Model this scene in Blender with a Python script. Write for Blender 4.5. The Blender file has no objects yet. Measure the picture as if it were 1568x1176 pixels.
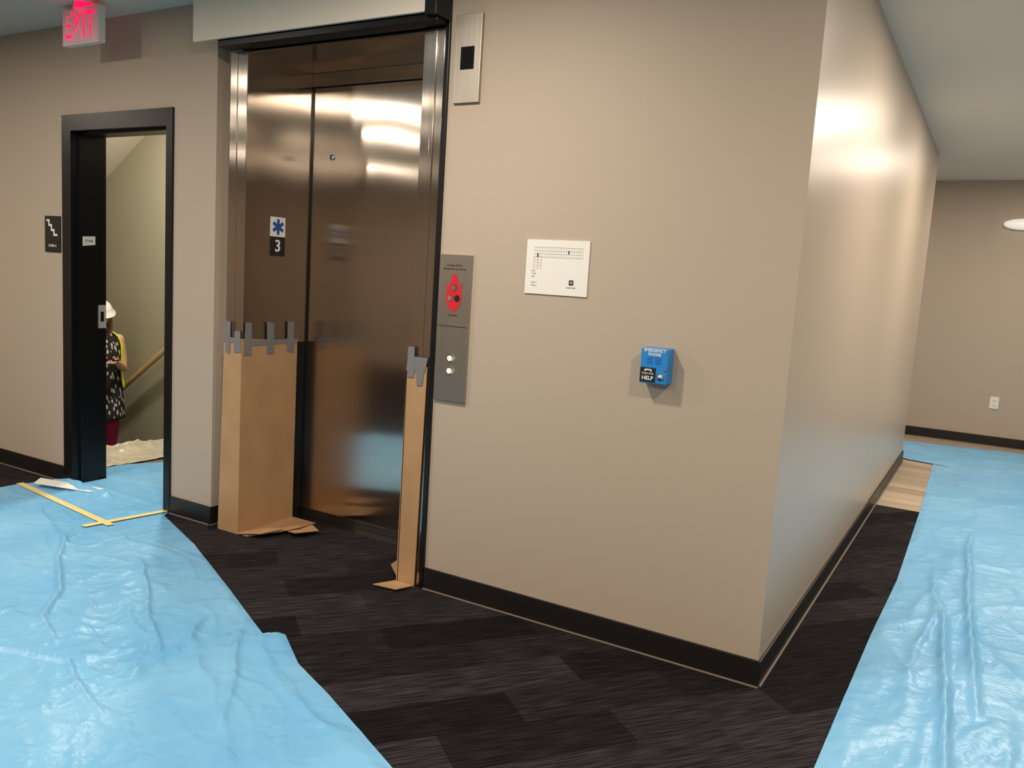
import bpy, bmesh, math, random
import numpy as np
from mathutils import Vector, Matrix, noise
random.seed(4)
S=bpy.context.scene
S.view_settings.view_transform='Standard'
S.view_settings.look='None'
COL=S.collection

# ------------------------------------------------------------------ materials
def srgb(r,g,b):
    f=lambda c:(c/255/12.92) if c/255<=.04045 else ((c/255+.055)/1.055)**2.4
    return (f(r),f(g),f(b),1)
def newmat(name):
    m=bpy.data.materials.new(name); m.use_nodes=True
    nt=m.node_tree; b=nt.nodes['Principled BSDF']; return m,nt,b
def mat(name,col,rough=.5,metal=0,bump=0,bscale=200,emit=None,estr=0,spec=.5,var=0,vscale=5):
    m,nt,b=newmat(name)
    b.inputs['Base Color'].default_value=col; b.inputs['Roughness'].default_value=rough
    b.inputs['Metallic'].default_value=metal; b.inputs['Specular IOR Level'].default_value=spec
    tc=nt.nodes.new('ShaderNodeTexCoord')
    if bump:
        n=nt.nodes.new('ShaderNodeTexNoise'); n.inputs['Scale'].default_value=bscale; n.inputs['Detail'].default_value=3
        bp=nt.nodes.new('ShaderNodeBump'); bp.inputs['Strength'].default_value=bump; bp.inputs['Distance'].default_value=.002
        nt.links.new(tc.outputs['Object'],n.inputs['Vector']); nt.links.new(n.outputs['Fac'],bp.inputs['Height']); nt.links.new(bp.outputs['Normal'],b.inputs['Normal'])
    if var:
        n=nt.nodes.new('ShaderNodeTexNoise'); n.inputs['Scale'].default_value=vscale; n.inputs['Detail'].default_value=4
        r=nt.nodes.new('ShaderNodeValToRGB'); 
        r.color_ramp.elements[0].position=.3; r.color_ramp.elements[1].position=.7
        r.color_ramp.elements[0].color=tuple(c*(1-var) for c in col[:3])+(1,)
        r.color_ramp.elements[1].color=tuple(min(1,c*(1+var)) for c in col[:3])+(1,)
        nt.links.new(tc.outputs['Object'],n.inputs['Vector']); nt.links.new(n.outputs['Fac'],r.inputs['Fac']); nt.links.new(r.outputs['Color'],b.inputs['Base Color'])
    if emit:
        b.inputs['Emission Color'].default_value=emit; b.inputs['Emission Strength'].default_value=estr
    return m
M={}
TAUPE=srgb(184,169,152)
M['paint']=mat('paint_taupe',TAUPE,.55,bump=.06,bscale=250,spec=.35)
M['paint_satin']=mat('paint_taupe_satin',TAUPE,.33,bump=.05,bscale=250,spec=.55)
M['paint_stair']=mat('paint_stair',srgb(180,174,152),.5,bump=.1,bscale=300)
M['ceil']=mat('ceiling_paint',srgb(224,216,203),.8,bump=.1,bscale=300)
M['white']=mat('white_paint',srgb(238,228,212),.28)
M['whitep']=mat('white_plastic',srgb(238,236,230),.35)
M['base']=mat('rubber_base',srgb(30,27,26),.4,spec=.4)
M['toe']=mat('toe_line',srgb(120,108,98),.6)
M['black']=mat('black_metal',srgb(16,16,18),.35,spec=.4)
M['blackp']=mat('black_plate',srgb(24,22,22),.45)
M['card']=mat('cardboard',srgb(180,142,103),.8,var=.08,vscale=6,bump=.15,bscale=80)
M['tape']=mat('duct_tape',srgb(125,123,124),.4,bump=.3,bscale=60)
M['ytape']=mat('masking_tape',srgb(228,210,142),.6)
M['blue']=mat('phone_blue',srgb(40,135,210),.35)
M['bluesign']=mat('sign_blue',srgb(30,80,160),.4)
M['grayink']=mat('gray_ink',srgb(120,120,125),.6)
M['red']=mat('red_ink',srgb(205,30,45),.5)
M['concrete']=mat('stair_concrete',srgb(120,115,105),.8,var=.15)
M['rail']=mat('handrail_oak',srgb(170,135,90),.4,var=.15,vscale=20)
M['skin']=mat('skin',srgb(215,165,140),.5)
M['hair']=mat('hair_blond',srgb(120,90,62),.5,var=.3,vscale=60)
M['vest']=mat('hi_vis_vest',srgb(225,240,40),.5)
M['legging']=mat('magenta_legging',srgb(150,20,75),.6)
M['shoe']=mat('shoe_leather',srgb(60,45,40),.5)
M['lip']=mat('lip',srgb(170,80,80),.5)
M['eye']=mat('eye_dark',srgb(30,20,20),.2)
M['glass']=mat('display_glass',srgb(20,16,16),.1)
M['chrome']=mat('chrome',(.8,.78,.75,1),.15,metal=1)
M['strike']=mat('strike_plate',(.75,.73,.70,1),.5,metal=.5)
M['exitface']=mat('exit_face',srgb(225,185,190),.4,emit=srgb(255,110,140),estr=.10)
M['exitlet']=mat('exit_letter',srgb(255,20,60),.4,emit=(1,.005,.07,1),estr=1.5)
M['fixture_glow']=mat('fixture_added_glow',srgb(240,240,235),.4,emit=(1,.95,.85,1),estr=.4)  # weak emission added so the unlit emergency light looks bright white
M['clear']=mat('drop_cloth',srgb(200,190,168),.35,var=.12,vscale=15)

def steel(name,rough,col,aniso=.85,metal=1,wav=.35):
    m,nt,b=newmat(name); L=nt.links.new
    b.inputs['Base Color'].default_value=col; b.inputs['Metallic'].default_value=metal; b.inputs['Roughness'].default_value=rough
    b.inputs['Anisotropic'].default_value=aniso
    tg=nt.nodes.new('ShaderNodeTangent'); tg.direction_type='RADIAL'; tg.axis='Z'; L(tg.outputs[0],b.inputs['Tangent'])
    tc=nt.nodes.new('ShaderNodeTexCoord'); mp=nt.nodes.new('ShaderNodeMapping'); mp.inputs['Scale'].default_value=(220,220,2)
    n=nt.nodes.new('ShaderNodeTexNoise'); n.inputs['Scale'].default_value=1; n.inputs['Detail'].default_value=2
    r=nt.nodes.new('ShaderNodeMapRange'); r.inputs[3].default_value=rough*.85; r.inputs[4].default_value=rough*1.2
    mp2=nt.nodes.new('ShaderNodeMapping'); mp2.inputs['Scale'].default_value=(2.2,2.2,1.5)
    n2=nt.nodes.new('ShaderNodeTexNoise'); n2.inputs['Scale'].default_value=1; n2.inputs['Detail'].default_value=1
    bp2=nt.nodes.new('ShaderNodeBump'); bp2.inputs['Strength'].default_value=wav; bp2.inputs['Distance'].default_value=.02
    L(tc.outputs['Object'],mp.inputs['Vector']); L(mp.outputs['Vector'],n.inputs['Vector']); L(n.outputs['Fac'],r.inputs[0]); L(r.outputs[0],b.inputs['Roughness'])
    L(tc.outputs['Object'],mp2.inputs['Vector']); L(mp2.outputs['Vector'],n2.inputs['Vector']); L(n2.outputs['Fac'],bp2.inputs['Height']); L(bp2.outputs['Normal'],b.inputs['Normal'])
    return m
M['steel']=steel('brushed_steel',.165,(.52,.465,.41,1),.97,1,.25); M['steel2']=steel('satin_steel',.38,(.46,.42,.37,1),.5,.9,0)

def carpet():
    m,nt,b=newmat('carpet_plank'); L=nt.links.new
    tc=nt.nodes.new('ShaderNodeTexCoord'); mp=nt.nodes.new('ShaderNodeMapping'); mp.inputs['Rotation'].default_value=(0,0,math.radians(-52))
    L(tc.outputs['Object'],mp.inputs['Vector'])
    br=nt.nodes.new('ShaderNodeTexBrick'); br.inputs['Scale'].default_value=1; br.inputs['Brick Width'].default_value=.60; br.inputs['Row Height'].default_value=.20
    br.inputs['Mortar Size'].default_value=0; br.inputs['Color1'].default_value=(.22,.21,.21,1); br.inputs['Color2'].default_value=(1,1,1,1)
    L(mp.outputs['Vector'],br.inputs['Vector'])
    ms=nt.nodes.new('ShaderNodeMapping'); ms.inputs['Scale'].default_value=(7,150,1); L(mp.outputs['Vector'],ms.inputs['Vector'])
    n=nt.nodes.new('ShaderNodeTexNoise'); n.inputs['Scale'].default_value=1; n.inputs['Detail'].default_value=1; L(ms.outputs['Vector'],n.inputs['Vector'])
    r=nt.nodes.new('ShaderNodeValToRGB'); r.color_ramp.elements[0].position=.40; r.color_ramp.elements[1].position=.66
    r.color_ramp.elements[0].color=(.013,.011,.0125,1); r.color_ramp.elements[1].color=(.044,.039,.044,1); L(n.outputs['Fac'],r.inputs['Fac'])
    mx=nt.nodes.new('ShaderNodeMix'); mx.data_type='RGBA'; mx.blend_type='MULTIPLY'; mx.inputs[0].default_value=.95
    L(r.outputs['Color'],mx.inputs[6]); L(br.outputs['Color'],mx.inputs[7]); L(mx.outputs[2],b.inputs['Base Color'])
    b.inputs['Roughness'].default_value=.95; b.inputs['Specular IOR Level'].default_value=.12
    n3=nt.nodes.new('ShaderNodeTexNoise'); n3.inputs['Scale'].default_value=260; n3.inputs['Detail'].default_value=2; L(mp.outputs['Vector'],n3.inputs['Vector'])
    bp=nt.nodes.new('ShaderNodeBump'); bp.inputs['Strength'].default_value=.5; bp.inputs['Distance'].default_value=.003
    L(n3.outputs['Fac'],bp.inputs['Height']); L(bp.outputs['Normal'],b.inputs['Normal'])
    return m
M['carpet']=carpet()
def woodfloor():
    m,nt,b=newmat('wood_plank_floor'); L=nt.links.new
    tc=nt.nodes.new('ShaderNodeTexCoord')
    br=nt.nodes.new('ShaderNodeTexBrick'); br.inputs['Scale'].default_value=1; br.inputs['Brick Width'].default_value=1.2; br.inputs['Row Height'].default_value=.18
    br.inputs['Mortar Size'].default_value=.002; br.inputs['Color1'].default_value=srgb(188,170,148); br.inputs['Color2'].default_value=srgb(150,134,114); br.inputs['Mortar'].default_value=srgb(105,92,78)
    ms=nt.nodes.new('ShaderNodeMapping'); ms.inputs['Scale'].default_value=(2,40,1)
    n=nt.nodes.new('ShaderNodeTexNoise'); n.inputs['Scale'].default_value=1; n.inputs['Detail'].default_value=4
    L(tc.outputs['Object'],br.inputs['Vector']); L(tc.outputs['Object'],ms.inputs['Vector']); L(ms.outputs['Vector'],n.inputs['Vector'])
    mx=nt.nodes.new('ShaderNodeMix'); mx.data_type='RGBA'; mx.blend_type='OVERLAY'; mx.inputs[0].default_value=.4
    L(br.outputs['Color'],mx.inputs[6]); L(n.outputs['Fac'],mx.inputs[7]); L(mx.outputs[2],b.inputs['Base Color']); b.inputs['Roughness'].default_value=.45
    return m
M['wood']=woodfloor()
def plastic():
    m,nt,b=newmat('blue_poly_sheet'); L=nt.links.new
    tc=nt.nodes.new('ShaderNodeTexCoord')
    n=nt.nodes.new('ShaderNodeTexNoise'); n.inputs['Scale'].default_value=1.6; n.inputs['Detail'].default_value=6; n.inputs['Roughness'].default_value=.65
    r=nt.nodes.new('ShaderNodeValToRGB'); r.color_ramp.elements[0].position=.3; r.color_ramp.elements[1].position=.75
    r.color_ramp.elements[0].color=srgb(102,174,224); r.color_ramp.elements[1].color=srgb(138,198,236)
    L(tc.outputs['Object'],n.inputs['Vector']); L(n.outputs['Fac'],r.inputs['Fac']); L(r.outputs['Color'],b.inputs['Base Color'])
    b.inputs['Roughness'].default_value=.36; b.inputs['Specular IOR Level'].default_value=.4
    h=None
    for sc,wt in ((5,1.),(14,.45),(34,.18)):
        n2=nt.nodes.new('ShaderNodeTexNoise'); n2.inputs['Scale'].default_value=sc; n2.inputs['Detail'].default_value=1; n2.inputs['Distortion'].default_value=.8
        L(tc.outputs['Object'],n2.inputs['Vector'])
        s=nt.nodes.new('ShaderNodeMath'); s.operation='SUBTRACT'; s.inputs[1].default_value=.5; L(n2.outputs['Fac'],s.inputs[0])
        a=nt.nodes.new('ShaderNodeMath'); a.operation='ABSOLUTE'; L(s.outputs[0],a.inputs[0])
        q=nt.nodes.new('ShaderNodeMath'); q.operation='MULTIPLY'; q.inputs[1].default_value=-wt; L(a.outputs[0],q.inputs[0])
        if h is None: h=q
        else:
            t=nt.nodes.new('ShaderNodeMath'); t.operation='ADD'; L(h.outputs[0],t.inputs[0]); L(q.outputs[0],t.inputs[1]); h=t
    bp=nt.nodes.new('ShaderNodeBump'); bp.inputs['Strength'].default_value=.5; bp.inputs['Distance'].default_value=.022
    L(h.outputs[0],bp.inputs['Height']); L(bp.outputs['Normal'],b.inputs['Normal'])
    return m
M['poly']=plastic()
def dressmat():
    m,nt,b=newmat('patterned_dress'); L=nt.links.new
    tc=nt.nodes.new('ShaderNodeTexCoord'); v=nt.nodes.new('ShaderNodeTexVoronoi'); v.inputs['Scale'].default_value=42
    mp=nt.nodes.new('ShaderNodeMapping'); mp.inputs['Scale'].default_value=(1,1,.4)
    r=nt.nodes.new('ShaderNodeValToRGB'); r.color_ramp.interpolation='CONSTANT'; r.color_ramp.elements[0].color=srgb(200,195,185); r.color_ramp.elements[1].position=.33; r.color_ramp.elements[1].color=srgb(22,20,24)
    L(tc.outputs['Object'],mp.inputs['Vector']); L(mp.outputs['Vector'],v.inputs['Vector']); L(v.outputs['Distance'],r.inputs['Fac']); L(r.outputs['Color'],b.inputs['Base Color']); b.inputs['Roughness'].default_value=.8
    return m
M['dress']=dressmat()

# ------------------------------------------------------------------ mesh builder
class MB:
    def __init__(s): s.bm=bmesh.new(); s.mats=[]
    def mi(s,k):
        if k not in s.mats: s.mats.append(k)
        return s.mats.index(k)
    def _set(s,fs,k,smooth=False):
        i=s.mi(k)
        for f in fs: f.material_index=i; f.smooth=smooth
    def box(s,a,b,k):
        x0,y0,z0=[min(p,q) for p,q in zip(a,b)]; x1,y1,z1=[max(p,q) for p,q in zip(a,b)]
        v=[s.bm.verts.new(p) for p in [(x0,y0,z0),(x1,y0,z0),(x1,y1,z0),(x0,y1,z0),(x0,y0,z1),(x1,y0,z1),(x1,y1,z1),(x0,y1,z1)]]
        fs=[s.bm.faces.new([v[i] for i in q]) for q in [(0,3,2,1),(4,5,6,7),(0,1,5,4),(1,2,6,5),(2,3,7,6),(3,0,4,7)]]
        s._set(fs,k); return s
    def poly(s,pts,k):
        f=s.bm.faces.new([s.bm.verts.new(p) for p in pts]); s._set([f],k); return s
    def prism(s,pts,d,k):
        d=Vector(d); a=[s.bm.verts.new(p) for p in pts]; b=[s.bm.verts.new(Vector(p)+d) for p in pts]; n=len(pts)
        fs=[s.bm.faces.new(a),s.bm.faces.new(b[::-1])]+[s.bm.faces.new([a[i],b[i],b[(i+1)%n],a[(i+1)%n]]) for i in range(n)]
        s._set(fs,k); return s
    def cyl(s,p,q,r,k,r2=None,n=24,smooth=True):
        p=Vector(p);q=Vector(q); d=q-p; m=Matrix.Translation((p+q)/2)@d.to_track_quat('Z','Y').to_matrix().to_4x4()
        o=bmesh.ops.create_cone(s.bm,cap_ends=True,segments=n,radius1=r,radius2=r if r2 is None else r2,depth=d.length,matrix=m)
        fs={f for v in o['verts'] for f in v.link_faces}; s._set(fs,k,smooth); return s
    def ell(s,c,r,k,rot=None,u=20,v=12):
        m=Matrix.Translation(c)@(rot.to_4x4() if rot else Matrix())@Matrix.Diagonal((*r,1))
        new=s.bm.verts.new; nf=s.bm.faces.new; mi=s.mi(k)
        top=new(m@Vector((0,0,1))); bot=new(m@Vector((0,0,-1))); rows=[]
        for j in range(1,v):
            a=math.pi*j/v; rows.append([new(m@Vector((math.sin(a)*math.cos(2*math.pi*i/u),math.sin(a)*math.sin(2*math.pi*i/u),math.cos(a)))) for i in range(u)])
        fs=[]
        for i in range(u):
            i2=(i+1)%u
            fs.append(nf((top,rows[0][i],rows[0][i2]))); fs.append(nf((bot,rows[-1][i2],rows[-1][i])))
            for a,b in zip(rows,rows[1:]): fs.append(nf((a[i],b[i],b[i2],a[i2])))
        for f in fs: f.material_index=mi; f.smooth=True
        return s
    def text(s,t,size,mtx,k,depth=.0006,ax='CENTER',bold=0):
        c=bpy.data.curves.new('t','FONT'); c.body=t; c.size=size; c.align_x=ax; c.align_y='CENTER'; c.extrude=depth; c.offset=bold; c.resolution_u=3
        o=bpy.data.objects.new('t',c); COL.objects.link(o); dg=bpy.context.evaluated_depsgraph_get(); dg.update()
        me=bpy.data.meshes.new_from_object(o.evaluated_get(dg)); me.transform(mtx)
        n0=len(s.bm.faces); s.bm.from_mesh(me); s.bm.faces.ensure_lookup_table(); s._set(s.bm.faces[n0:],k)
        bpy.data.objects.remove(o); bpy.data.meshes.remove(me); return s
    def obj(s,name,bevel=0,parent=None,seg=2,recalc=True):
        if recalc: bmesh.ops.recalc_face_normals(s.bm,faces=s.bm.faces)
        me=bpy.data.meshes.new(name); s.bm.to_mesh(me); s.bm.free()
        for k in s.mats: me.materials.append(M[k])
        o=bpy.data.objects.new(name,me); COL.objects.link(o)
        if bevel:
            b=o.modifiers.new('bevel','BEVEL'); b.width=bevel; b.segments=seg; b.limit_method='ANGLE'; b.angle_limit=math.radians(50)
        if parent: o.parent=parent
        return o
def empty(name,loc=(0,0,0)):
    e=bpy.data.objects.new(name,None); e.location=loc; COL.objects.link(e); e.empty_display_size=.1; return e
def onwall(x,y,z):
    return Matrix.Translation((x,y,z))@Matrix.Rotation(math.pi/2,4,'X')
def onside(x,y,z):
    return Matrix.Translation((x,y,z))@Matrix.Rotation(math.pi/2,4,'Z')@Matrix.Rotation(math.pi/2,4,'X')

# ---- person first (so that depsgraph evaluation stays cheap)
def person():
    root=empty('woman_in_hard_hat',(0,0,0))
    mb=MB()
    def chain(pts,steps=10,k='skin'):
        for (p,r),(q,s) in zip(pts,pts[1:]):
            p=Vector(p);q=Vector(q)
            for i in range(steps+1):
                t=i/steps; c=p.lerp(q,t)
                rr=[a+(c2-a)*t for a,c2 in zip(r if isinstance(r,tuple) else (r,)*3, s if isinstance(s,tuple) else (s,)*3)]
                mb.ell(c,rr,k,u=12,v=8)
    def baked(mbx,name,vox,it=3):
        o=mbx.obj(name+'_src',recalc=False)
        rm=o.modifiers.new('r','REMESH'); rm.mode='VOXEL'; rm.voxel_size=vox
        sm=o.modifiers.new('s','SMOOTH'); sm.iterations=it; sm.factor=.5
        dg=bpy.context.evaluated_depsgraph_get(); dg.update()
        me=bpy.data.meshes.new_from_object(o.evaluated_get(dg)); bpy.data.objects.remove(o)
        me.materials.clear(); me.shade_smooth()
        bo=bpy.data.objects.new(name,me); COL.objects.link(bo); bo.parent=root; return me
    chain([((0,0,.80),(.155,.10,.07)),((0,0,.93),(.125,.085,.06)),((0,-.01,1.10),(.145,.10,.07)),((0,0,1.22),(.14,.085,.05)),((0,.005,1.28),(.06,.055,.04)),((0,-.005,1.34),(.047,.05,.04))])
    for s in (-1,1):
        chain([((s*.08,0,.80),.088),((s*.085,-.01,.60),.075),((s*.085,-.015,.43),.055),((s*.085,.01,.30),.052),((s*.085,.02,.09),.036)])
        chain([((s*.085,.03,.04),(.034,.04,.035)),((s*.095,-.10,.028),(.04,.05,.022))],5)
        chain([((s*.15,0,1.235),.047),((s*.18,.01,1.10),.038),((s*.185,.0,1.0),.034),((s*.125,-.14,1.04),.031),((s*.065,-.245,1.085),.023)])
        pc=Vector((s*.05,-.275,1.095))
        chain([((s*.062,-.25,1.087),(.022,.02,.016)),(tuple(pc),(.024,.03,.015))],6)
        for f,(oy,ln) in enumerate(((-.034,.055),(-.016,.062),(.002,.058),(.020,.045))):
            base=pc+Vector((-s*.008,oy,-.006)); k1=base+Vector((-s*ln*.5,-.004,-.010)); k2=k1+Vector((-s*ln*.3,0,.008)); tip=k2+Vector((-s*ln*.15,0,.014))
            chain([(tuple(base),.0085),(tuple(k1),.008),(tuple(k2),.0075),(tuple(tip),.0068)],5)
        tb=pc+Vector((0,.015,.010)); chain([(tuple(tb),.011),(tuple(tb+Vector((-s*.012,-.025,.016))),.0095),(tuple(tb+Vector((-s*.028,-.045,.018))),.008)],5)
    hr=Matrix.Rotation(math.radians(22),3,'X')
    hc=Vector((0,-.015,1.425))
    def H_(p): return tuple(hc+hr@Vector(p))
    mb.ell(hc,(.072,.088,.10),'skin',rot=hr); mb.ell(H_((0,-.035,-.045)),(.05,.05,.055),'skin',rot=hr)
    mb.ell(H_((0,-.092,-.012)),(.011,.016,.02),'skin',rot=hr); mb.ell(H_((0,-.085,.012)),(.008,.012,.022),'skin',rot=hr)
    for s in (-1,1): mb.ell(H_((s*.074,0,-.01)),(.01,.018,.03),'skin',rot=hr)
    me=baked(mb,'body',.0055)
    for k in ('skin','legging','shoe'): me.materials.append(M[k])
    for p in me.polygons:
        z=p.center.z
        p.material_index=2 if z<.07 else (1 if z<.86 and abs(p.center.x)<.175 else 0)
    def shell(name,rings,k,a0=-180,a1=180,th=.006,n=40):
        bm=bmesh.new(); rows=[]; closed=(a1-a0)>=360
        for z,rx,ry,cy in rings:
            row=[]
            for i in range(n if closed else n+1):
                a=math.radians(a0+(a1-a0)*i/n)
                w=1+.035*math.sin(a*7+z*4)*(max(0,1.0-z)*2.0)
                row.append(bm.verts.new((math.sin(a)*rx*w,cy+math.cos(a)*ry*w,z)))
            rows.append(row)
        for r0,r1 in zip(rows,rows[1:]):
            m=len(r0)
            for i in range(m if closed else m-1):
                f=bm.faces.new([r0[i],r0[(i+1)%m],r1[(i+1)%m],r1[i]]); f.smooth=True
        me=bpy.data.meshes.new(name); bm.to_mesh(me); bm.free(); me.materials.append(M[k]); o=bpy.data.objects.new(name,me); COL.objects.link(o); o.parent=root
        s=o.modifiers.new('s','SOLIDIFY'); s.thickness=th
        ss=o.modifiers.new('ss','SUBSURF'); ss.levels=1; ss.render_levels=1
    shell('dress',[(.60,.20,.165,0),(.70,.19,.15,0),(.82,.175,.125,0),(.95,.145,.105,-.005),(1.08,.155,.12,-.01),(1.18,.16,.11,-.005),(1.25,.145,.09,0),(1.285,.10,.07,0)],'dress')
    shell('safety_vest',[(.84,.20,.155,.01),(.95,.178,.14,.01),(1.08,.18,.14,.005),(1.20,.185,.12,.005),(1.265,.165,.095,.005),(1.305,.09,.075,.005)],'vest',-125,125,.006)
    b=MB(); b.ell(H_((0,.03,.015)),(.082,.082,.095),'hair',rot=hr)
    for s in (-1,1):
        for i in range(17):
            t=i/16; b.ell((s*(.07+.012*math.sin(t*3)),-.02*t,1.44-.19*t),(.024-.006*t,.045-.012*t,.035),'hair')
    for i in range(17):
        t=i/16; b.ell((0,.065+.01*t,1.44-.22*t),(.075-.01*t,.03,.035),'hair')
    baked(b,'hair',.006,2).materials.append(M['hair'])
    b=MB()
    for s in (-1,1): b.ell(H_((s*.028,-.080,.008)),(.010,.006,.005),'eye',rot=hr); b.ell(H_((s*.028,-.083,.028)),(.016,.005,.003),'hair',rot=hr)
    b.ell(H_((0,-.082,-.050)),(.020,.007,.006),'lip',rot=hr); b.obj('face_features',parent=root)
    b=MB(); N=28; prof=[(.0,.075),(.03,.074),(.06,.066),(.082,.050),(.094,.03),(.10,.008),(.120,.0),(.121,-.004),(.098,.002),(.09,.0)]
    rows=[]
    for r,z in prof:
        row=[]
        for i in range(N):
            a=2*math.pi*i/N; ext=1.0
            if r>.11: ext=1.0-.12*math.cos(a)
            v=Vector((math.sin(a)*r*.92*ext,math.cos(a)*r*1.12*ext,z+.055)); row.append(b.bm.verts.new(hc+hr@v))
        rows.append(row)
    for r0,r1 in zip(rows,rows[1:]):
        for i in range(N):
            f=b.bm.faces.new([r0[i],r0[(i+1)%N],r1[(i+1)%N],r1[i]]); f.smooth=True; f.material_index=b.mi('whitep')
    b.ell(H_((0,.0,.125)),(.012,.085,.012),'whitep',rot=hr)
    b.obj('hard_hat',parent=root)
    b=MB(); b.box((-.07,-.315,1.098),(.07,-.245,1.106),'glass'); b.obj('smartphone',bevel=.003,parent=root)
    root.location=(-5.56,1.10,-.516); root.rotation_euler=(0,0,math.radians(72))
person()

H=2.68
# ------------------------------------------------------------------ room shell
b=MB()
b.box((-8,0,0),(-4.16,.2,H),'paint').box((-4.16,0,2.14),(-3.24,.2,H),'paint').box((-3.24,0,0),(-2.90,.2,H),'paint')
b.box((-2.90,.07,0),(-2.80,.56,H),'paint').box((-2.90,0,2.47),(-1.485,.07,H),'paint').box((-2.80,.07,2.47),(-1.485,.56,H),'paint')
b.box((-1.485,0,0),(-.001,.2,H),'paint').box((-2.80,.50,0),(-1.485,.56,2.47),'paint').box((-1.508,.2,0),(-1.40,.56,H),'paint')
b.obj('wall_front')
MB().box((-.12,.2,0),(0,5.12,H),'paint_satin').box((-.001,0,0),(0,.2,H),'paint_satin').box((-6,5.0,0),(-.12,5.12,H),'paint').obj('wall_corridor')
MB().box((-6,6.84,0),(2.6,6.98,H),'paint').obj('wall_far')
MB().box((2.5,-6,0),(2.6,6.84,H),'paint').obj('wall_right')
MB().box((-8,-6.1,0),(2.6,-6,H),'paint').obj('wall_back')
MB().box((-8.1,-6.1,-1.9),(-8,1.6,H),'paint').obj('wall_left')
MB().box((-8,1.45,-1.9),(-3.0,1.55,H),'paint_stair').obj('wall_stairwell_back')
MB().box((-3.12,.2,-.2),(-3.0,1.45,H),'paint_stair').obj('wall_stairwell_end')
MB().box((-8,.2,-1.9),(-4.16,.21,H),'paint_stair').obj('wall_stairwell_front')
MB().box((-8.1,-6.1,H),(2.6,6.98,H+.1),'ceil').obj('ceiling')
b=MB()
b.box((-8,-6,-.1),(2.6,0,0),'carpet').box((0,0,-.1),(2.6,3.25,0),'carpet').box((-2.9,0,-.1),(-1.485,.5,0),'carpet')
b.box((0,3.25,-.1),(2.6,6.84,0),'wood').box((-6,5.12,-.1),(0,6.84,0),'wood')
b.box((-4.76,0,-.2),(-3.0,1.45,-.001),'concrete')
b.obj('floor')
b=MB()
for i in range(1,10):
    x=-4.76-.28*(i-1); b.box((x-.28,.21,-.172*i-.25),(x,1.45,-.172*i),'concrete')
b.obj('stair_flight')
b=MB(); sl=.66
pts=[(-7.9,.21,2.41+sl*(-7.9+5.4)),(-4.99,.21,H),(-4.99,.21,H+.05),(-7.9,.21,H+.05)]
b.prism(pts,(0,1.24,0),'white'); b.obj('stair_soffit')
b=MB()
p0=Vector((-6.9,1.37,-.57)); p1=Vector((-4.75,1.37,.91))
b.cyl(p0,p1,.022,'rail').cyl(p1,p1+Vector((.3,0,0)),.022,'rail').ell(p1,(.022,)*3,'rail')
for t in (.1,.5,.9):
    p=p0.lerp(p1,t); b.cyl(p-Vector((0,0,.02)),p+Vector((0,.08,-.05)),.007,'black')
b.obj('stair_handrail')

def bb(name,segs):
    b=MB()
    for (x0,y0,x1,y1) in segs:
        b.box((x0,y0,0),(x1,y1,.1),'base')
        if abs(x1-x0)>abs(y1-y0): b.box((x0,y0-.007,0),(x1,y1,.006),'toe')
        else: b.box((x0,y0,0),(x1+.007,y1,.006),'toe')
    b.obj(name,bevel=.002)
bb('baseboard_front',[(-8,-.01,-4.205,0),(-3.225,-.01,-2.90,0),(-1.484,-.01,.01,0),(-2.90,.06,-2.805,.07),(-2.90,-.01,-2.892,.06)])
bb('baseboard_corridor',[(0,0,.01,5.13)])
bb('baseboard_far',[(-6,6.83,2.5,6.84)])

# ------------------------------------------------------------------ stair door frame
b=MB()
for x0,x1 in ((-4.205,-4.12),(-3.275,-3.225)):
    b.box((x0,-.012,0),(x1,.0,2.18),'black')
b.box((-4.16,0,0),(-4.12,.21,2.14),'black').box((-3.275,0,0),(-3.24,.21,2.14),'black').box((-4.12,0,2.09),(-3.275,.21,2.14),'black')
b.box((-4.12,-.012,2.09),(-3.275,0,2.18),'black')
b.box((-4.12,.035,0),(-4.105,.145,2.09),'black').box((-4.12,.035,2.075),(-3.275,.145,2.09),'black')
b.box((-4.12,.155,.95),(-4.114,.205,1.09),'strike').box((-4.116,.170,.99),(-4.112,.190,1.05),'black')
b.poly([(-4.104,.05,1.44),(-4.104,.13,1.45),(-4.104,.13,1.50),(-4.104,.05,1.495)],'whitep')
b.text('STAIR',.02,onside(-4.1035,.09,1.47),'blackp',.0002)
b.obj('door_frame_1',bevel=.003)
b=MB(); b.box((-3.275,.215,.04),(-3.23,1.1,2.07),'black'); b.cyl((-3.31,1.03,1.02),(-3.275,1.03,1.02),.025,'chrome'); b.cyl((-3.31,1.03,1.02),(-3.31,.92,1.02),.009,'chrome'); b.obj('door_1',bevel=.002)

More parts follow.
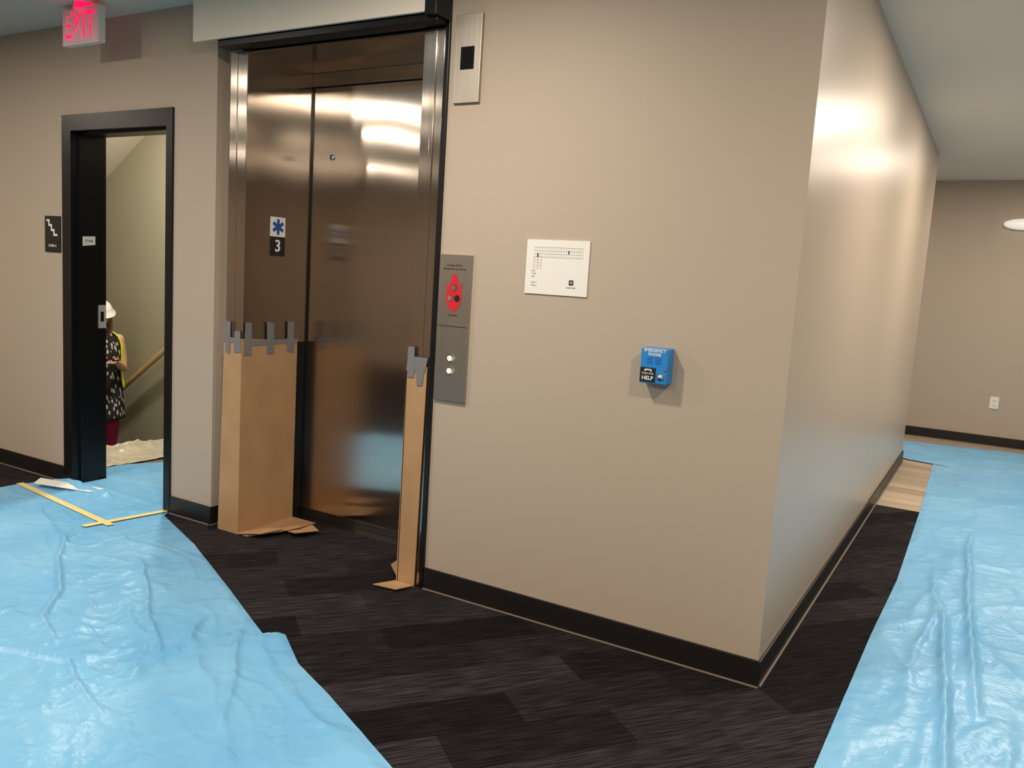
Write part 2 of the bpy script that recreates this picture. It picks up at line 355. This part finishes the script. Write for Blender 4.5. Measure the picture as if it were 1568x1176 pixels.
# ------------------------------------------------------------------ elevator
el=empty('elevator_entrance',(-2.15,0,0))
def P(o): 
    o.parent=el; o.matrix_parent_inverse=Matrix.Translation((2.15,0,0)); return o
b=MB()
b.box((-2.80,-.005,0.0),(-2.68,.47,2.42),'steel').box((-1.62,-.005,0),(-1.51,.47,2.42),'steel').box((-2.68,.01,2.415),(-1.62,.47,2.44),'steel')
b.box((-2.765,-.009,0),(-2.745,-.004,2.42),'steel').box((-1.57,-.009,0),(-1.55,-.004,2.42),'steel')
P(b.obj('jambs',bevel=.003))
b=MB(); b.box((-2.68,.445,.012),(-1.62,.475,2.34),'steel'); b.box((-2.68,.435,2.345),(-1.62,.47,2.415),'steel'); P(b.obj('door_panel',bevel=.002))
b=MB(); b.box((-2.68,.37,0),(-1.62,.47,.01),'chrome').box((-2.68,.44,.011),(-1.62,.4449,.05),'black').box((-2.68,.438,.012),(-2.672,.444,2.34),'black').box((-2.68,.375,.012),(-2.676,.444,.99),'black'); P(b.obj('sill_and_shade_strip'))  # low black strip beside the cardboard is painted shade on bare reveal steel
b=MB(); b.cyl((-2.53,.445,1.98),(-2.53,.438,1.98),.014,'chrome'); P(b.obj('key_hole'))
b=MB(); b.box((-2.681,.165,1.545),(-2.677,.265,1.645),'whitep').box((-2.681,.165,1.445),(-2.677,.265,1.545),'blackp')
for a in (0,60,120):
    m=Matrix.Translation((-2.6765,.215,1.595))@Matrix.Rotation(math.radians(a),4,'X')
    pts=[m@Vector(p) for p in [(0,-.009,-.04),(0,.009,-.04),(0,.009,.04),(0,-.009,.04)]]
    b.prism(pts,(.0004+a*1e-6,0,0),'bluesign')
b.text('3',.085,onside(-2.6765,.215,1.495),'whitep',bold=.0015); P(b.obj('floor_marking'))
b=MB()
b.box((-2.95,-.11,2.455),(-1.545,-.095,2.68),'white')
P(b.obj('header_cover',bevel=.002))
b=MB()
b.box((-2.80,-.085,2.425),(-1.50,-.006,2.475),'black').box((-1.543,-.115,2.44),(-1.485,0,2.68),'black').box((-2.80,-.09,2.475),(-1.545,0,2.50),'black')
b.box((-1.508,-.012,0),(-1.486,.02,2.44),'black')
P(b.obj('smoke_curtain_track',bevel=.002))

# ------------------------------------------------------------------ cardboard protection
b=MB()
T=.004
b.prism([(-2.825,-.016,0.0),(-2.676,-.016,0.0),(-2.676,-.016,1.02),(-2.80,-.016,1.02)],(0,T,0),'card')
b.prism([(-2.676,-.016,.0),(-2.676,.37,.0),(-2.676,.37,1.0),(-2.676,-.016,1.02)],(T,0,0),'card')
b.prism([(-2.68,-.016,.004),(-2.60,-.02,.004),(-2.5,.10,.02),(-2.45,.2,.03),(-2.50,.37,.004),(-2.672,.37,.004)],(0,0,T),'card')
b.prism([(-2.66,-.03,.008),(-2.52,.0,.03),(-2.49,.13,.03),(-2.66,.12,.01)],(0,0,T),'card')
b.prism([(-2.52,.16,.01),(-2.40,.12,.03),(-2.36,.25,.02),(-2.48,.33,.008)],(0,0,T),'card')
def tape(x,y,z0,z1,w,side,off=0):
    j=lambda:random.uniform(-.006,.006)
    if side: b.prism([(x+off,y+j(),z0+j()),(x+off,y+w+j(),z0+j()),(x+off,y+w+j(),z1+j()),(x+off,y+j(),z1+j())],(.001,0,0),'tape')
    else: b.prism([(x+j(),y-off,z0+j()),(x+w+j(),y-off,z0+j()),(x+w+j(),y-off,z1+j()),(x+j(),y-off,z1+j())],(0,-.001,0),'tape')
for i,y in enumerate((.0,.15,.29)): tape(-2.671,y,.94,1.10,.05,True,.002)
tape(-2.671,.0,.985,1.015,.37,True)
tape(-2.79,-.017,.94,1.10,.035,False,.002); tape(-2.725,-.017,.95,1.06,.05,False,.002); tape(-2.80,-.018,.995,1.025,.12,False)
b.obj('cardboard_protection')
b=MB()
b.prism([(-1.632,-.016,0),(-1.53,-.016,0),(-1.515,-.016,1.0),(-1.626,-.016,1.0)],(0,T,0),'card')
b.prism([(-1.626,-.016,0),(-1.626,.2,0),(-1.626,.2,.98),(-1.626,-.016,1.0)],(T,0,0),'card')
b.prism([(-1.632,-.02,.004),(-1.53,-.02,.004),(-1.55,-.12,.012),(-1.68,-.12,.004)],(0,0,T),'card')
b.prism([(-1.632,.0,.004),(-1.70,.03,.05),(-1.70,.09,.06),(-1.632,.09,.004)],(0,0,T),'card')
tape(-1.618,-.017,.95,1.08,.035,False,.002); tape(-1.57,-.017,.92,1.0,.04,False,.002); tape(-1.622,-.018,.975,1.035,.105,False)
b.obj('cardboard_protection.001')

# ------------------------------------------------------------------ wall devices
cp=MB(); cp.box((-1.476,-.014,.867),(-1.315,0,1.49),'steel2'); 
zt=-.0145
cp.box((-1.470,-.0146,1.186),(-1.321,-.0141,1.189),'blackp')
cx=-1.396
fl=[(0,-.078),(.022,-.062),(.036,-.035),(.043,-.005),(.036,.02),(.042,.048),(.026,.032),(.020,.055),(.006,.085),(-.006,.085),(-.020,.055),(-.026,.032),(-.042,.048),(-.036,.02),(-.043,-.005),(-.036,-.035),(-.022,-.062)]
cp.prism([(cx+x,-.0142,1.325+z) for x,z in fl],(0,-.001,0),'red')
for dx,dz in ((0,.025),(-.018,-.018),(.018,-.018)):
    cp.cyl((cx+dx,-.0148,1.325+dz),(cx+dx,-.0158,1.325+dz),.0145,'blackp'); cp.cyl((cx+dx,-.0155,1.325+dz),(cx+dx,-.0163,1.325+dz),.0125,'steel2'); cp.cyl((cx+dx,-.016,1.325+dz),(cx+dx,-.0168,1.325+dz),.005,'red')
cp.text('In Case Of Fire',.013,onwall(cx,zt,1.445),'blackp').text('Elevators Are Out Of Service',.0095,onwall(cx,zt,1.43),'blackp').text('Use Stairs',.011,onwall(cx,zt,1.235),'blackp')
for z in (1.052,.998):
    cp.cyl((cx,-.014,z),(cx,-.018,z),.0175,'chrome'); cp.cyl((cx,-.018,z),(cx,-.023,z),.012,'whitep')
cp.obj('elevator_call_panel',bevel=.003)
b=MB(); b.box((-1.4527,-.016,2.108),(-1.3257,0,2.458),'steel2').box((-1.422,-.018,2.24),(-1.356,-.0155,2.33),'glass'); b.obj('floor_indicator_panel',bevel=.003)

b=MB(); X0,X1,Z0,Z1=-1.059,-.782,1.351,1.565
b.box((X0,-.006,Z0),(X1,0,Z1),'whitep'); yy=-.0063
def ln(x0,z0,x1,z1,k='grayink',y=yy): b.box((x0,y,z0),(x1,y+.0004,z1),k)
gx0,gx1=X0+.035,X1-.028
ln(gx0,1.535,gx1,1.5362); ln(gx0,1.520,gx1,1.5212); ln(gx0,1.510,gx1,1.5112); ln(gx0,1.496,gx1,1.4972)
nx=18
for i in range(nx+1):
    x=gx0+(gx1-gx0)*i/nx
    ln(x,1.520,x+.0009,1.536); ln(x,1.496,x+.0009,1.511)
for i in range(5):
    z=1.496-.011*i; ln(gx0,z,gx0+.034,z+.001)
for i in range(3): ln(gx0+.017*i,1.452,gx0+.017*i+.001,1.50)
ln(-.873,1.512,-.868,1.525,'blackp'); ln(-1.01,1.497,-1.005,1.512,'blackp')
for i,t in enumerate(['ELEV','STAIR','EXIT','','LEVEL 3','Phase II']): 
    if t: b.text(t,.008,onwall(X0+.028,-.0064,1.442-.0115*i),'grayink',.0002,'LEFT')
ln(-.862,1.392,-.842,1.412,'blackp'); b.text('N',.016,onwall(-.852,-.0066,1.402),'whitep',.0002); b.text('PHASE MAP',.008,onwall(-.852,-.0064,1.382),'blackp',.0002)
b.obj('floor_map_sign',bevel=0)

b=MB(); px0,px1,pz0,pz1=-.518,-.412,1.055,1.186
b.box((px0,-.06,pz0),(px1,0,pz1),'blue')
o=b.obj('body',bevel=.004); ph=empty('emergency_phone',(0,0,0)); o.parent=ph
b=MB(); pc=(px0+px1)/2
b.text('EMERGENCY',.0145,onwall(pc,-.0605,1.176),'whitep',bold=.0003).text('PHONE',.0145,onwall(pc,-.0605,1.162),'whitep',bold=.0003)
for r in range(4):
    for c in (0,1):
        b.box((pc-.028+c*.032,-.0607,1.148-r*.007),(pc-.006+c*.032,-.06,1.1505-r*.007),'bluesign')
b.box((px0+.002,-.0612,1.06),(px0+.062,-.06,1.113),'blackp')
b.box((px0+.02,-.0616,1.103),(px0+.045,-.0611,1.108),'whitep').box((px0+.018,-.0616,1.099),(px0+.024,-.0611,1.105),'whitep').box((px0+.041,-.0616,1.099),(px0+.047,-.0611,1.105),'whitep')
b.text('PUSH FOR',.010,onwall(px0+.032,-.0615,1.091),'whitep').text('HELP',.020,onwall(px0+.032,-.0615,1.074),'whitep',bold=.0004)
b.cyl((px0+.081,-.06,1.083),(px0+.081,-.066,1.083),.012,'chrome').cyl((px0+.081,-.066,1.083),(px0+.081,-.069,1.083),.007,'strike')
b.cyl((px0+.098,-.06,1.108),(px0+.098,-.0625,1.108),.0035,'red')
b.obj('face_details',parent=ph)

b=MB(); b.box((-4.39,-.007,1.393),(-4.235,0,1.605),'blackp')
st=[(-4.37,1.585),(-4.34,1.585),(-4.34,1.557),(-4.315,1.557),(-4.315,1.528),(-4.29,1.528),(-4.29,1.50),(-4.262,1.50),(-4.262,1.488),(-4.302,1.488),(-4.302,1.516),(-4.327,1.516),(-4.327,1.545),(-4.352,1.545),(-4.352,1.573),(-4.37,1.573)]
b.prism([(x,-.0072,z) for x,z in st],(0,-.0008,0),'whitep'); b.text('STAIR A',.022,onwall(-4.312,-.0075,1.43),'whitep'); b.obj('stair_sign')

b=MB(); ex0,ex1,ez0,ez1,ey=-3.825,-3.53,2.482,2.652,-.21
b.box((ex0,ey-.022,ez0),(ex1,ey+.010,ez1),'exitface'); b.box((ex0-.006,ey-.018,ez0-.006),(ex1+.006,ey+.020,ez1+.004),'whitep')
b.cyl(((ex0+ex1)/2,ey,ez1),((ex0+ex1)/2,ey,H),.05,'whitep')
b.text('EXIT',.185,onwall((ex0+ex1)/2,ey-.0225,(ez0+ez1)/2-.003)@Matrix.Diagonal((.68,1,1,1)),'exitlet',.001,bold=.001)
b.obj('exit_sign',bevel=.004)

b=MB(); b.box((.62,6.832,.385),(.70,6.84,.505),'whitep')
for z in (.42,.468): b.box((.645,6.829,z-.012),(.675,6.833,z+.014),'white'); b.box((.653,6.828,z-.004),(.655,6.8295,z+.007),'blackp'); b.box((.665,6.828,z-.004),(.667,6.8295,z+.007),'blackp')
b.obj('wall_outlet',bevel=.002)
b=MB(); b.ell((.70,6.80,2.245),(.17,.06,.055),'fixture_glow'); b.box((.6,6.82,2.2),(.8,6.84,2.29),'whitep'); b.obj('wall_emergency_light',bevel=.004)

# ------------------------------------------------------------------ plastic sheets
TAPES=[((-4.33,-.21),(-3.24,-.35)),((-3.25,-.01),(-3.32,-.45))]
def interp(poly,t):
    d=[0]
    for a,c in zip(poly,poly[1:]): d.append(d[-1]+math.dist(a,c))
    s=t*d[-1]
    for i in range(len(poly)-1):
        if s<=d[i+1] or i==len(poly)-2:
            u=(s-d[i])/max(1e-9,d[i+1]-d[i]); return (poly[i][0]+(poly[i+1][0]-poly[i][0])*u,poly[i][1]+(poly[i+1][1]-poly[i][1])*u)
def sdist(X,Y,p,q):
    a=np.array(p);d=np.array(q)-a; tk=np.clip(((X-a[0])*d[0]+(Y-a[1])*d[1])/(d@d),0,1)
    return np.hypot(X-a[0]-tk*d[0],Y-a[1]-tk*d[1]),tk
def sheet(name,A,B,na,nb,folds,key='poly',amp=.006,z0=.005,seed=0,ang=0,taped=False):
    Ap=np.array([interp(A,i/na) for i in range(na+1)]); Bp=np.array([interp(B,i/na) for i in range(na+1)])
    t=np.linspace(0,1,nb+1)[None,:,None]; XY=Ap[:,None,:]*(1-t)+Bp[:,None,:]*t
    Z=np.zeros(XY.shape[:2]); WX=np.zeros_like(Z); WY=np.zeros_like(Z)
    ca,sa=math.cos(ang),math.sin(ang); nz=noise.noise
    for i in range(na+1):
        for j in range(nb+1):
            x,y=XY[i,j]
            wx=nz((x*1.7+seed,y*1.7,3.))*.12+nz((x*6+seed,y*6,5.))*.03; wy=nz((x*1.7,y*1.7+seed,7.))*.12+nz((x*6+seed,y*6,9.))*.03
            WX[i,j]=wx; WY[i,j]=wy
            u=(x+wx)*ca+(y+wy)*sa; v=-(x+wx)*sa+(y+wy)*ca
            r1=1-abs(nz((u*1.3+seed,v*3.6,0)))*4
            r2=1-abs(nz((u*4.,v*8+seed,2)))*4
            r3=1-abs(nz((u*9+seed,v*5,4)))*5
            Z[i,j]=amp*max(0,r1)**2+amp*.5*max(0,r2)**2+amp*.25*max(0,r3)**2+amp*.7*(nz((x*1.5,y*1.5,seed))+.5)
    X=XY[:,:,0]+WX*.3; Y=XY[:,:,1]+WY*.3
    for pl,h,w in folds:
        n=len(pl)-1; best=np.full(Z.shape,9.); tt=np.zeros_like(Z)
        for k in range(n):
            dd,tk=sdist(X,Y,pl[k],pl[k+1]); m=dd<best; best[m]=dd[m]; tt[m]=((k+tk)/n)[m]
        Z+=h*np.sqrt(np.maximum(0,np.sin(np.pi*tt)))*np.exp(-np.abs(best/w)**1.5)
    if taped:
        for p,q in TAPES:
            dd,_=sdist(XY[:,:,0],XY[:,:,1],p,q); Z*=.15+.85*np.clip((dd-.03)/.09,0,1)
    ii=np.arange(na+1)[:,None]; jj=np.arange(nb+1)[None,:]
    k=np.minimum(1,np.minimum(np.minimum(ii,na-ii)/3,np.minimum(jj,nb-jj)/3)); Z=.003+Z*(.3+.7*k)+z0*.4
    verts=[(XY[i,j,0],XY[i,j,1],Z[i,j]) for i in range(na+1) for j in range(nb+1)]
    W_=nb+1; faces=[(i*W_+j,(i+1)*W_+j,(i+1)*W_+j+1,i*W_+j+1) for i in range(na) for j in range(nb)]
    me=bpy.data.meshes.new(name); me.from_pydata(verts,[],faces); me.update()
    if me.polygons[0].normal.z<0: me.flip_normals()
    me.shade_smooth(); me.materials.append(M[key]); o=bpy.data.objects.new(name,me); COL.objects.link(o)
    return o
R=[(-3.235,.0),(-3.2,-.06),(-2.69,-.27),(-2.22,-.5),(-1.66,-.78),(-1.60,-.73),(-1.39,-.87),(-1.17,-.96),(-.74,-1.16),(-.2,-1.42)]
Lf=[(-4.26,-.02),(-4.33,-.2),(-4.33,-.5),(-4.25,-1.0),(-3.9,-1.6),(-3.3,-2.2),(-2.6,-2.9),(-2.1,-3.6)]
sheet('plastic_sheet',R,Lf,340,220,[([(-3.25,-.50),(-3.2,-.62),(-2.95,-.8),(-2.6,-1.0),(-2.4,-1.2),(-2.15,-1.3)],.026,.012),([(-2.75,-.55),(-2.4,-.75),(-2.1,-.95),(-1.75,-1.15)],.02,.012),([(-1.95,-.80),(-1.8,-1.0),(-1.75,-1.3)],.018,.012),([(-1.75,-.8),(-1.5,-1.05),(-1.3,-1.3)],.02,.012),([(-2.5,-1.5),(-2.0,-1.35),(-1.6,-1.5)],.02,.012),([(-4.24,-.09),(-4.1,-.06),(-3.9,-.07),(-3.7,-.05)],.05,.04)],amp=.0095,seed=3.3,ang=-.45,taped=True)
sheet('plastic_sheet.001',[(-4.10,-.03),(-4.10,.2),(-4.33,.3),(-4.33,.5)],[(-3.29,-.03),(-3.29,.2),(-3.30,.5),(-4.0,1.2)],60,70,[([(-4.12,.02),(-3.6,.03),(-3.4,.0)],.014,.03)],amp=.006,seed=9.)
Rl=[(.30,-1.6),(.28,-.41),(.29,.72),(.31,1.6),(.29,3.34),(.25,5.2)]
Rr=[(1.9,-1.6),(1.9,-.4),(1.85,.7),(1.8,1.6),(1.8,3.3),(1.8,5.2)]
sheet('plastic_sheet.002',Rl,Rr,460,130,[([(.64,-.6),(.61,.0),(.57,.6),(.54,1.1),(.5,1.5)],.038,.014),([(.70,.2),(.66,.9),(.63,1.6),(.60,2.2),(.62,2.9)],.038,.014),([(.45,.4),(.5,1.2),(.46,2.0)],.014,.012)],amp=.009,seed=17.,ang=1.45)
sheet('plastic_sheet.003',[(-1.5,5.27),(0,5.26),(.3,5.18),(1.8,5.18)],[(-1.5,6.3),(-.1,6.36),(.9,6.52),(1.8,6.5)],140,60,[([(.2,5.3),(.6,5.7),(.9,5.9)],.015,.02)],amp=.01,seed=27.)
sheet('drop_cloth',[(-4.74,.3),(-4.75,1.4)],[(-4.33,.3),(-4.33,1.4)],90,40,[([(-4.66,.3),(-4.64,.8),(-4.66,1.3)],.05,.035)],key='clear',amp=.02,z0=.014,seed=41.)
b=MB()
def strip(p,q,w,z):
    p=Vector((*p,0));q=Vector((*q,0)); d=(q-p).normalized(); n=Vector((-d.y,d.x,0))*w/2
    b.prism([(*(p-n).xy,z),(*(q-n).xy,z),(*(q+n).xy,z),(*(p+n).xy,z)],(0,0,.0006),'ytape')
strip(*TAPES[0],.040,.0105); strip(*TAPES[1],.040,.0115)
b.obj('masking_tape')
b=MB(); b.prism([(-4.25,-.13,.04),(-3.78,-.03,.04),(-3.80,-.10,.03),(-4.2,-.20,.03)],(0,0,.003),'whitep'); b.obj('paper_strip')

# ------------------------------------------------------------------ ceiling lights
def light(x,y,pw,r=.075,z=H,name='ceiling_light',col=(1,.87,.72)):
    e=empty(name,(x,y,z))
    b=MB(); b.cyl((0,0,-.018),(0,0,0),r+.03,'whitep'); o=b.obj('trim_ring',parent=e,bevel=.003)
    l=bpy.data.lights.new('lamp','AREA'); l.shape='DISK'; l.size=2*r; l.energy=pw; l.color=col
    lo=bpy.data.objects.new('lamp',l); COL.objects.link(lo); lo.parent=e; lo.location=(0,0,-.022)
K=1.45
for x,y,p in ((-3.7,-1.65,22),(-4.6,-2.45,14),(-6.5,-4.4,20),(-1.3,-1.2,26),(1.0,-1.5,26),(.98,1.3,28),(.98,3.3,32),(.98,5.3,18),(-1.6,-3.8,30),(1.0,-4.2,26),(-6.2,-1.6,20),(-1.5,6.0,14)):
    light(x,y,p*K)
light(-4.3,.85,30*K,col=(1,.93,.80))

# ------------------------------------------------------------------ world + camera
w=bpy.data.worlds.new('world'); S.world=w; w.use_nodes=True
w.node_tree.nodes['Background'].inputs[0].default_value=(.8,.8,.8,1); w.node_tree.nodes['Background'].inputs[1].default_value=.3
v=[0.5995,-2.9269,1.4068,.5243,.1270,.0620,1267.2]
yaw,pitch,roll=v[3:6]
f=Vector((-math.sin(yaw)*math.cos(pitch),math.cos(yaw)*math.cos(pitch),-math.sin(pitch)))
r=Vector((math.cos(yaw),math.sin(yaw),0)); u=r.cross(f)
r2=r*math.cos(roll)+u*math.sin(roll); u2=-r*math.sin(roll)+u*math.cos(roll)
cd=bpy.data.cameras.new('camera'); cd.sensor_width=36; cd.lens=v[6]/1568*36; cd.clip_start=.05
co=bpy.data.objects.new('camera',cd); COL.objects.link(co)
m=Matrix((r2,u2,-f)).transposed().to_4x4(); m.translation=Vector(v[:3]); co.matrix_world=m
S.camera=co
